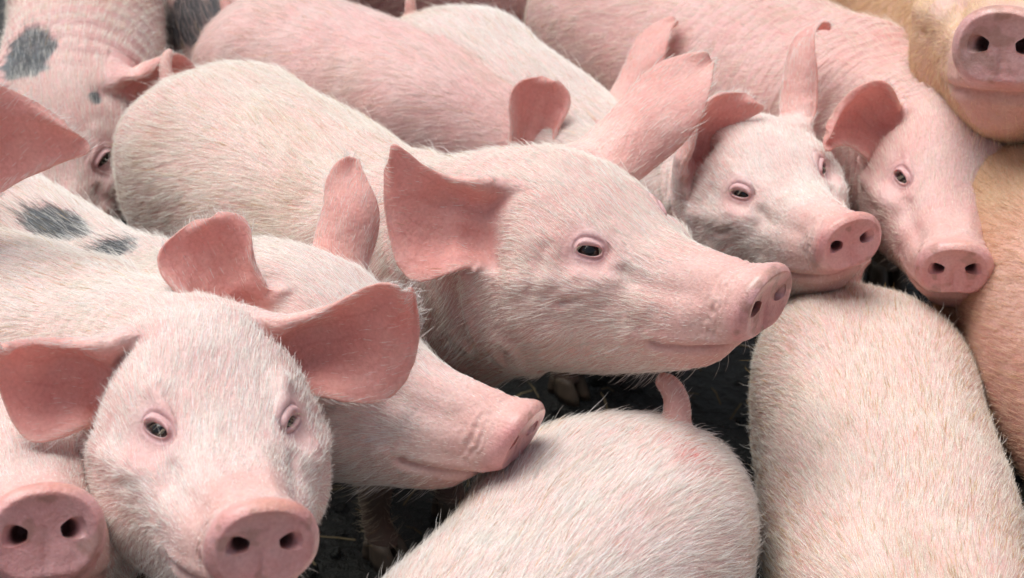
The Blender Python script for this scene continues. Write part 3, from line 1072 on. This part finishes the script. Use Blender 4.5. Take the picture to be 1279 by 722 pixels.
    at = me.attributes.new('skin_col', 'FLOAT_COLOR', 'POINT')
    at.data.foreach_set('color', np.concatenate([C, np.ones((nv, 1))], 1).astype(np.float32).ravel())
    for n, a in (('wrinkle', wrk), ('bare', np.clip(A['bare'], 0, 1)), ('thin', smooth(0.15, 0.5, A['ear']))):
        at = me.attributes.new(n, 'FLOAT', 'POINT')
        at.data.foreach_set('value', np.asarray(a, np.float32))
    me.materials.append(M_SKIN)
    pig = bpy.data.objects.new('pig', me)
    pig.location = root
    pig['label'] = p['label']
    pig['category'] = 'pig'
    pig['group'] = 'pigs crowded together in the pen'
    COL.objects.link(pig)
    # ---------------------------------------------------------------- eyes
    for e in eyes:
        c = rod.pose(e['c'][None], np.array([e['c'][0]]))[0] - root
        M3 = Rh @ np.stack([e['u'], e['v'], e['n']], 1)
        eo = bpy.data.objects.new('eye', EYE_MESH)
        from mathutils import Matrix
        M4 = Matrix(M3.tolist()).to_4x4()
        if np.linalg.det(M3) < 0:
            M3[:, 1] *= -1
            M4 = Matrix(M3.tolist()).to_4x4()
        eo.matrix_basis = Matrix.Translation(Vector(c)) @ M4 @ Matrix.Scale(sc, 4)
        eo.parent = pig
        COL.objects.link(eo)
    # ---------------------------------------------------------------- hooves
    hd = Rb[:, 0].copy()
    ya = math.atan2(hd[1], hd[0])
    for ft in foot_pts:
        ho = bpy.data.objects.new('hoof', HOOF_MESH)
        ho.location = Vector((ft[0], ft[1], 0)) - Vector(root)
        ho.rotation_euler = (0, 0, ya)
        ho.scale = (sc, sc, sc)
        ho.parent = pig
        COL.objects.link(ho)
    # ---------------------------------------------------------------- bristles
    build_hair(p, pig, root, P, W, NW, Fv, A, HC, sbody, rod, eyes, Rh, sc, seed)
    return pig

def build_hair(p, pig, root, P, W, NW, Fv, A, HC, sbody, rod, eyes, Rh, sc, seed):
    rg = np.random.default_rng(int(seed * 1000) + 5)
    x, y, z = P[:, 0], P[:, 1], P[:, 2]
    # canonical flow: from the snout backwards and down the flanks, along the ears
    fl = np.zeros_like(P)
    fl[:, 0] = -1.0
    up = smooth(0.0, 0.12, np.abs(y)) * smooth(-0.15, -0.35, x)
    fl[:, 2] -= 0.55 * up
    fl[:, 2] += 0.45 * smooth(-0.06, -0.14, x) * smooth(-0.28, -0.2, x) * smooth(0.01, 0.05, z)      # forehead: up and back
    fl[:, 2] -= 0.6 * smooth(0.0, -0.05, z) * smooth(-0.32, -0.2, x)                              # jowl
    fl[:, 1] += 0.5 * vnoise(P, 4, seed + 30)
    fl[:, 2] += 0.35 * vnoise(P, 4, seed + 31)
    ear = A['ear'] > 0.02
    T = np.stack([A['tx'], A['ty'], A['tz']], -1)
    fl[ear] = T[ear]
    FW = rod.turn(fl, sbody)
    rumpw = smooth(-1.14, -1.22, x)
    FW[:, 2] -= rumpw * 1.0 * (A['tail'] < 0.1)
    # length and density per vertex
    Ln = 0.0110 + 0.0075 * smooth(-0.22, -0.42, x)
    Ln *= 0.35 + 0.65 * smooth(-0.05, -0.14, x)
    Ln = np.where(ear, 0.0070 + 0.003 * np.clip(A['rim'], 0, 1), Ln)
    Ln = np.where(A['tail'] > 0.3, 0.006, Ln)
    Ln *= p.get('hairlen', 1.0)
    D = np.ones(len(P)) * p.get('dens', 1.0)
    D *= 0.15 + 0.85 * smooth(-0.055, -0.125, x)
    D = np.where(x < -0.30, D, D * 1.25)
    D = np.where(ear, (0.36 - 0.27 * A['inner']) * p.get('eardens', 1.0) + 0.8 * np.clip(A['rim'] - 0.3, 0, 1), D)
    D *= 1 - np.clip(A['bare'] * 1.4, 0, 1)
    ey = np.linalg.norm(np.stack([x, np.abs(y), z], -1) - [-0.168, 0.069, 0.047], axis=1)
    D *= 0.06 + 0.94 * smooth(0.019, 0.040, ey)
    D *= 1 - smooth(0.2, 0.6, A['lid'])
    Q = np.stack([x, np.abs(y), z], -1)
    dmo = mouth_dist(P)
    D *= 0.05 + 0.95 * smooth(0.004, 0.010, dmo)
    under = smooth(-0.06, -0.15, z) * (x < -0.3)
    D *= 1 - 0.75 * under
    D = np.where(A['leg'] > 0.3, 0.15, D)
    D = np.where(A['tail'] > 0.3, 0.4, D)
    D *= 0.85 + 0.35 * vnoise(P, 14, seed + 32)
    D = np.clip(D, 0, 3)
    # quad areas
    a0, a1, a2, a3 = (W[Fv[:, k]] for k in range(4))
    ar = 0.5 * np.linalg.norm(np.cross(a2 - a0, a3 - a1), axis=1)
    fd = D[Fv].mean(1) * ar * p.get('hairs_m2', HAIRS_M2) / sc**1.0
    n = rg.poisson(fd)
    fi = np.repeat(np.arange(len(Fv)), n)
    K = len(fi)
    u, v = rg.random((2, K))
    w4 = np.stack([(1 - u) * (1 - v), u * (1 - v), u * v, (1 - u) * v], 1)
    def samp(Q):
        q = Q[Fv[fi]]
        return np.einsum('nk,nk...->n...', w4, q)
    root_p, nn, ff, ll, hc, pp = samp(W), samp(NW), samp(FW), samp(Ln), samp(HC), samp(P)
    nn /= np.linalg.norm(nn, axis=1)[:, None]
    rim = samp(np.clip(A['rim'], 0, 1))
    # locks: neighbouring hairs lean together
    cl = np.stack([vnoise(pp, 75, seed + 40), vnoise(pp, 75, seed + 41), vnoise(pp, 75, seed + 42)], 1)
    ff = ff + 0.17 * cl * np.linalg.norm(ff, axis=1)[:, None] + rg.normal(0, 0.11, (K, 3))
    ff -= nn * np.einsum('ij,ij->i', ff, nn)[:, None]
    ff /= np.maximum(np.linalg.norm(ff, axis=1), 1e-6)[:, None]
    lift = np.clip(0.17 + 0.06 * cl[:, 0] + rg.normal(0, 0.10, K), 0.05, 1.2)
    lift = np.where(rim > 0.3, 0.45 + 0 * lift, lift)
    lift = np.where(samp(A['inner'] * ear) > 0.5, 0.06, lift)
    ll = ll * np.clip(rg.normal(1.0, 0.28, K), 0.35, 1.9) * sc
    guard = rg.random(K) < 0.2
    ll = np.where(guard, ll * 1.35, ll)
    long = rg.random(K) < 0.012
    ll = np.where(long, ll * 1.7, ll)
    lift = np.where(long, lift + 0.3, lift)
    # straggling whiskers under the chin
    ch = (pp[:, 0] > -0.17) & (pp[:, 2] < -0.05) & (rg.random(K) < 0.05)
    ll = np.where(ch, 0.026 * sc * (0.6 + 0.8 * rg.random(K)), ll)
    lift = np.where(ch, 0.9, lift)
    ts = np.array([0, 0.33, 0.67, 1.0])
    pts = np.zeros((K, 4, 3))
    for j, t in enumerate(ts):
        pts[:, j] = root_p + ll[:, None] * (ff * (t * np.cos(lift) + 0.12 * t * t)[:, None] + nn * (t * np.sin(lift) - 0.22 * t * t * np.sin(lift + 0.4))[:, None])
        pts[:, j] += rg.normal(0, 1, (K, 3)) * (0.018 * t * ll)[:, None]
    ex = []
    # eyelashes on the upper lids
    lash_p, lash_c = [], []
    for e in eyes:
        for q in range(9):
            th = math.pi * (0.06 + 0.88 * rg.random())
            c0 = e['c'] + e['n'] * 0.0145 + e['u'] * 0.0120 * math.cos(th) + e['v'] * (0.0044 * math.sin(th) - 0.0006)
            dr = e['n'] * 0.85 + e['u'] * (0.5 * math.cos(th) - 0.25) - e['v'] * (0.35 + 0.25 * rg.random())
            ln = 0.010 * (0.6 + 0.6 * rg.random())
            cc = [c0 + dr * ln * t - e['v'] * 0.004 * t * t for t in ts]
            lash_p.append(rod.pose(np.array(cc), np.full(4, -0.18)))
            lash_c.append((0.56, 0.49, 0.36))
    lash_p = np.array(lash_p)
    pts = np.concatenate([pts, lash_p])
    tone = rg.normal(1.0, 0.10, (K, 1)) * np.where(guard, 1.06, 1.0)[:, None] * (1 + 0.06 * cl[:, :1])
    dk = rg.random(K) < 0.72 * samp(A['spot'])
    hc[dk] = np.array((0.15, 0.155, 0.16)) * (0.7 + 0.6 * rg.random((dk.sum(), 1)))
    fk = (rg.random(K) < p.get('flake', 0.03) * smooth(-0.1, 0.5, vnoise(pp, 8, seed + 60) + 0.4)) & (pp[:, 0] < -0.3)
    hc[fk] = np.array((0.62, 0.42, 0.16)) * (0.6 + 0.6 * rg.random((fk.sum(), 1)))
    hc = np.clip(hc * tone, 0.01, 0.95)
    hc = np.concatenate([hc, np.array(lash_c)])
    K2 = len(pts)
    cu = bpy.data.hair_curves.new('bristles')
    cu.add_curves([4] * K2)
    cu.attributes['position'].data.foreach_set('vector', (pts - root).astype(np.float32).ravel())
    rad = cu.attributes.get('radius') or cu.attributes.new('radius', 'FLOAT', 'POINT')
    rr = np.tile(np.array([0.000115, 0.00011, 0.00009, 0.00003]), (K2, 1)) * p.get('hairw', 1.0)
    rr *= np.clip(rg.normal(1, 0.18, (K2, 1)), 0.6, 1.5)
    rr[:K][guard] *= 1.45
    rad.data.foreach_set('value', rr.astype(np.float32).ravel())
    hcol = cu.attributes.new('hair_col', 'FLOAT_COLOR', 'CURVE')
    hcol.data.foreach_set('color', np.concatenate([hc, np.ones((K2, 1))], 1).astype(np.float32).ravel())
    cu.materials.append(M_HAIR)
    o = bpy.data.objects.new('bristles', cu)
    o['kind'] = 'stuff'
    o.parent = pig
    COL.objects.link(o)
    global ALL_HAIR
    ALL_HAIR += K2

HAIRS_M2 = 150000

def sphere_mesh(name, r, seg=24, rings=14, mat=None, squash=(1, 1, 1)):
    v, f = [(0, 0, r)], []
    for i in range(1, rings):
        a = math.pi * i / rings
        for k in range(seg):
            b = 2 * math.pi * k / seg
            v.append((r * math.sin(a) * math.cos(b), r * math.sin(a) * math.sin(b), r * math.cos(a)))
    v.append((0, 0, -r))
    for k in range(seg):
        f.append((0, 1 + k, 1 + (k + 1) % seg))
    for i in range(rings - 2):
        for k in range(seg):
            a, b = 1 + i * seg, 1 + (i + 1) * seg
            f.append((a + k, b + k, b + (k + 1) % seg, a + (k + 1) % seg))
    e = 1 + (rings - 2) * seg
    for k in range(seg):
        f.append((e + k, len(v) - 1, e + (k + 1) % seg))
    me = bpy.data.meshes.new(name)
    me.from_pydata([tuple(np.array(q) * squash) for q in v], [], f)
    me.polygons.foreach_set('use_smooth', np.ones(len(f), bool))
    me.materials.append(mat)
    return me
EYE_MESH = sphere_mesh('eye', 0.0125, mat=M_EYE)

def hoof_mesh():
    """cloven hoof: two toes with sloping fronts and two dew claws behind"""
    v, f = [], []
    def toe(cx, cy, rx, ry, h, lean):
        i0 = len(v)
        lv = [(0.0, 1.0, 0.0), (0.35, 0.97, 0.2), (0.8, 0.78, 0.75), (1.0, 0.70, 1.0)]
        for (t, k, q) in lv:
            for j in range(10):
                a = 2 * math.pi * j / 10
                v.append((cx + rx * k * math.cos(a) - lean * q, cy + ry * k * math.sin(a), h * t))
        for r in range(3):
            for j in range(10):
                a, b = i0 + r * 10, i0 + (r + 1) * 10
                f.append((a + j, a + (j + 1) % 10, b + (j + 1) % 10, b + j))
        f.append(tuple(i0 + 9 - j for j in range(10)))
        f.append(tuple(i0 + 30 + j for j in range(10)))
    toe(0.014, 0.0125, 0.028, 0.0118, 0.040, 0.010)
    toe(0.014, -0.0125, 0.028, 0.0118, 0.040, 0.010)
    toe(-0.022, 0.013, 0.008, 0.007, 0.030, -0.002)
    toe(-0.022, -0.013, 0.008, 0.007, 0.030, -0.002)
    me = bpy.data.meshes.new('hoof')
    me.from_pydata(v, [], f)
    me.polygons.foreach_set('use_smooth', np.ones(len(f), bool))
    me.materials.append(M_HOOF)
    return me
HOOF_MESH = hoof_mesh()

# ------------------------------------------------------------------ the herd
CREAM, WHITE = (0.90, 0.865, 0.78), (0.90, 0.875, 0.81)
PINK, PALE, ROSE = (0.65, 0.48, 0.445), (0.67, 0.54, 0.51), (0.66, 0.46, 0.44)
TAN = (0.62, 0.40, 0.20)
GREY = (0.13, 0.15, 0.16)

PIGS = [
    dict(seed=1, level=3, label='cream pig in the middle of the herd in profile with one big ear spread wide',
         pos=(0.262, 1.483, 0.593), head=(-41, 10, -2), neck=(-40, 30, 0), body=(-46, -2, 0), len=0.80, skin=PINK, hair=CREAM,
         ear_right=dict(a=(-1, 0.16, 0.25), f=(0.1, -0.25, 1), L=0.104, W=0.155, c1=0.7, bend=0.1),
         ear_left=dict(a=(0.74, 0.68, -0.05), f=(0.4, -0.35, -0.85), L=0.190, W=0.150, c1=1.0, point=1)),
    dict(seed=2, level=3, headw=0.95, crown=0.020, label='white pig at the front looking at the camera with both ears spread',
         pos=(-0.202, 1.065, 0.617), head=(-69, 18.4, -9), neck=(-45, 13, 0), body=(-28, 0, 0), skin=PALE, hair=WHITE,
         ear_right=dict(a=(-0.95, 0.10, 0.30), f=(0.35, -0.45, 0.8), L=0.092, W=0.150, c0=3.5, c1=1.9, roll=1.3, bend=0.2),
         ear_left=dict(a=(0.95, 0.14, 0.25), f=(-0.2, -0.45, 0.8), c0=3.4, roll=1.2, L=0.140, W=0.145, c1=0.9, tip=-1)),
    dict(seed=3, level=3, s=0.95, len=1.0, label='white pig in profile with two grey back patches, its snout over the rump in front',
         pos=(0.008, 1.38, 0.497), head=(-27, -4, -14), neck=(-32, 29, 0), body=(-34, -8, 0), skin=PALE, hair=WHITE,
         spots=[(-0.694, 0.010, 0.131, 0.044, GREY), (-0.570, 0.006, 0.134, 0.045, GREY)],
         ear_right=dict(a=(-0.25, 0.92, 0.2), f=(0.45, -0.2, 0.9), L=0.098, W=0.125, round=1, c1=1.0),
         ear_left=dict(a=(0.30, 0.95, 0.25), f=(0.5, 0.1, -0.8), L=0.120, W=0.12, c1=2.0, point=1)),
    dict(seed=4, level=3, s=0.95, label='white pig with a pink snout pressed between two others, both eyes in view',
         pos=(0.414, 1.792, 0.489), head=(-71.7, 15.1, 7.7), neck=(-31, 26, 0), body=(-47, -12, 0), len=0.8, skin=PALE, hair=WHITE,
         ear_right=dict(a=(0.35, 0.72, 0.35), f=(0.6, -0.4, 0.7), L=0.12, W=0.14, c1=1.2),
         ear_left=dict(a=(0.12, 1.0, 0), f=(0.95, 0, -0.15), L=0.18, W=0.12, bend=1.6, bp=4, point=1)),
    dict(seed=5, level=3, label='pink wrinkled pig facing the camera beneath the snout of the tan pig',
         pos=(0.542, 1.777, 0.46), head=(-101.5, 4.5, 5.7), neck=(-64, 5, 0), body=(-51, -1, 0), skin=ROSE, hair=(0.84, 0.76, 0.66), dens=0.42, wrinkle=1.0, fat=1.15, spots=[(-0.381, 0.007, 0.123, 0.026, (0.24, 0.27, 0.27))],
         ear_right=dict(a=(-0.7, 0.3, 0.5), f=(0.25, -0.35, 0.9), L=0.10, W=0.13, c1=1.2, tip=-1),
         ear_left=dict(a=(0.8, 0.3, 0.3), f=(0, -0.4, 0.8), L=0.10, W=0.10, c1=1.2)),
    dict(seed=6, level=3, label='spotted pig with its head lowered beside the rump of the cream pig',
         s=1.05, fat=0.82, pos=(-0.667, 2.085, 0.255), head=(-88, -25, 0), body=(-80, 5, 0), skin=ROSE, hair=CREAM, wrinkle=0.8,
         spots=[(-0.318, -0.050, 0.116, 0.046, GREY), (-0.249, 0.054, 0.099, 0.014, GREY)],
         ear_right=dict(a=(-1, 0.2, 0), f=(0, -1, 0.2), L=0.12, W=0.12),
         ear_left=dict(a=(0.9, 0.45, 0), f=(0.2, -1, 0.3), L=0.085, W=0.105, c1=1.6)),
    dict(seed=7, s=0.95, len=0.70, label='sparsely haired pink pig whose face is hidden behind the cream pig, ears showing',
         pos=(0.25, 1.998, 0.372), head=(-55, 6, 5), neck=(-22, -16, 0), body=(-36, -1, 0), skin=ROSE, hair=(0.84, 0.74, 0.69), dens=0.45, spots=[(-0.237, -0.039, 0.105, 0.013, GREY)],
         ear_right=dict(a=(0.15, 0.95, 0.1), f=(0.3, -0.3, 0.9), L=0.12, W=0.12, c1=1.0, round=1),
         ear_left=dict(a=(0.42, 0.92, -0.1), f=(0.8, -0.4, -0.4), L=0.20, W=0.13, bend=0.8, bp=4, point=1)),
    dict(seed=8, s=1.26, label='tan pig whose big pink snout hangs over the wrinkled pig at the top edge',
         pos=(0.589, 1.881, 0.708), head=(-112, 18, 5), neck=(-88, 20, 0), body=(-85, 0, 0), skin=(0.66, 0.48, 0.36), hair=(0.80, 0.64, 0.42), snout=(0.66, 0.43, 0.42),
         ear_right=dict(a=(-0.1, 1, -0.6), f=(0.5, -0.2, 0.6), L=0.08, W=0.10), ear_left=dict(L=0.12, W=0.12)),
    dict(seed=9, label='pig at the bottom corner of which only a big pink snout shows',
         s=1.1, pos=(-0.395, 1.11, 0.591), head=(-65, 30, -8), body=(-10, 0, 0), skin=PALE, hair=WHITE,
         ear_right=dict(L=0.12, W=0.12), ear_left=dict(L=0.12, W=0.12)),
    dict(seed=10, s=0.84, fat=1.13, len=1.15, flake=0.12, label='cream pig seen from behind, its long bristly back running to the bottom edge',
         at=(-1.05, (0.443, 1.775, 0.30)), head=(-93, 0, 0), body=(-93, 0, 0), skin=PINK, hair=(0.89, 0.85, 0.76),
         ear_right=dict(L=0.12, W=0.12), ear_left=dict(L=0.12, W=0.12)),
    dict(seed=11, s=0.97, label='white pig with a red scratch by its tail, rump towards the others at the bottom',
         fat=1.04, at=(-1.05, (0.116, 1.405, 0.343)), head=(-120, 0, 0), body=(-121, 0, 0), skin=PALE, hair=WHITE,
         tail=dict(dir=(-0.6, -0.1, 0.75), L=0.060, curl=-1.3, r=0.019),
         scuff=[(-1.10, 0.064, 0.114, 0.06, (0.55, 0.14, 0.13), 0.9)],
         ear_right=dict(L=0.12, W=0.12), ear_left=dict(L=0.12, W=0.12)),
    dict(seed=12, label='tan and pink pig beside the bristly cream back, cut off at the right edge',
         at=(-0.75, (0.728, 1.68, 0.4)), head=(-85, 0, 0), body=(-85, 0, 0), skin=(0.62, 0.40, 0.34), hair=(0.70, 0.50, 0.36), dens=0.5,
         grade=(-0.80, -1.0, (0.62, 0.41, 0.26), (0.74, 0.53, 0.33)),
         ear_right=dict(L=0.12, W=0.12), ear_left=dict(L=0.12, W=0.12)),
    dict(seed=13, label='pink pig coloured darker for shade, behind the white rump at the top edge',
         at=(-0.8, (-0.058, 2.98, 0.4)), head=(-20, 0, 0), body=(-22, 0, 0), skin=(0.55, 0.34, 0.32), hair=(0.6, 0.45, 0.38), wrinkle=1.0, dens=0.4,  # skin and hair toned down to stand for shade behind the rump
         ear_right=dict(L=0.12, W=0.12), ear_left=dict(L=0.12, W=0.12)),
    dict(seed=14, label='pink pig mottled with dark grey patches behind the spotted pig',
         at=(-0.8, (-0.538, 2.95, 0.38)), head=(110, 0, 0), body=(110, 0, 0), skin=ROSE, hair=(0.6, 0.45, 0.40), dens=0.5,
         spots=[(-1.10, 0.115, 0.06, 0.055, (0.06, 0.06, 0.065)), (-1.13, 0.07, 0.085, 0.035, (0.06, 0.06, 0.065)), (-1.04, 0.14, 0.04, 0.04, (0.06, 0.06, 0.065)), (-0.98, 0.10, 0.10, 0.03, (0.06, 0.06, 0.065))],
         ear_right=dict(L=0.12, W=0.12), ear_left=dict(L=0.12, W=0.12)),
    dict(seed=15, s=1.1, label='pig outside the left edge whose single pink ear pokes into the picture',
         pos=(-0.755, 1.26, 0.61), head=(-95, 5, 0), body=(-20, 5, 0), skin=PALE, hair=WHITE,
         ear_right=dict(L=0.12, W=0.12), ear_left=dict(a=(0.7, 0.68, 0.1), f=(0.3, -0.4, 0.85), L=0.14, W=0.16, c1=0.6)),
]
ONLY = None
for _p in PIGS:
    build_pig(_p)
print('hairs', ALL_HAIR)
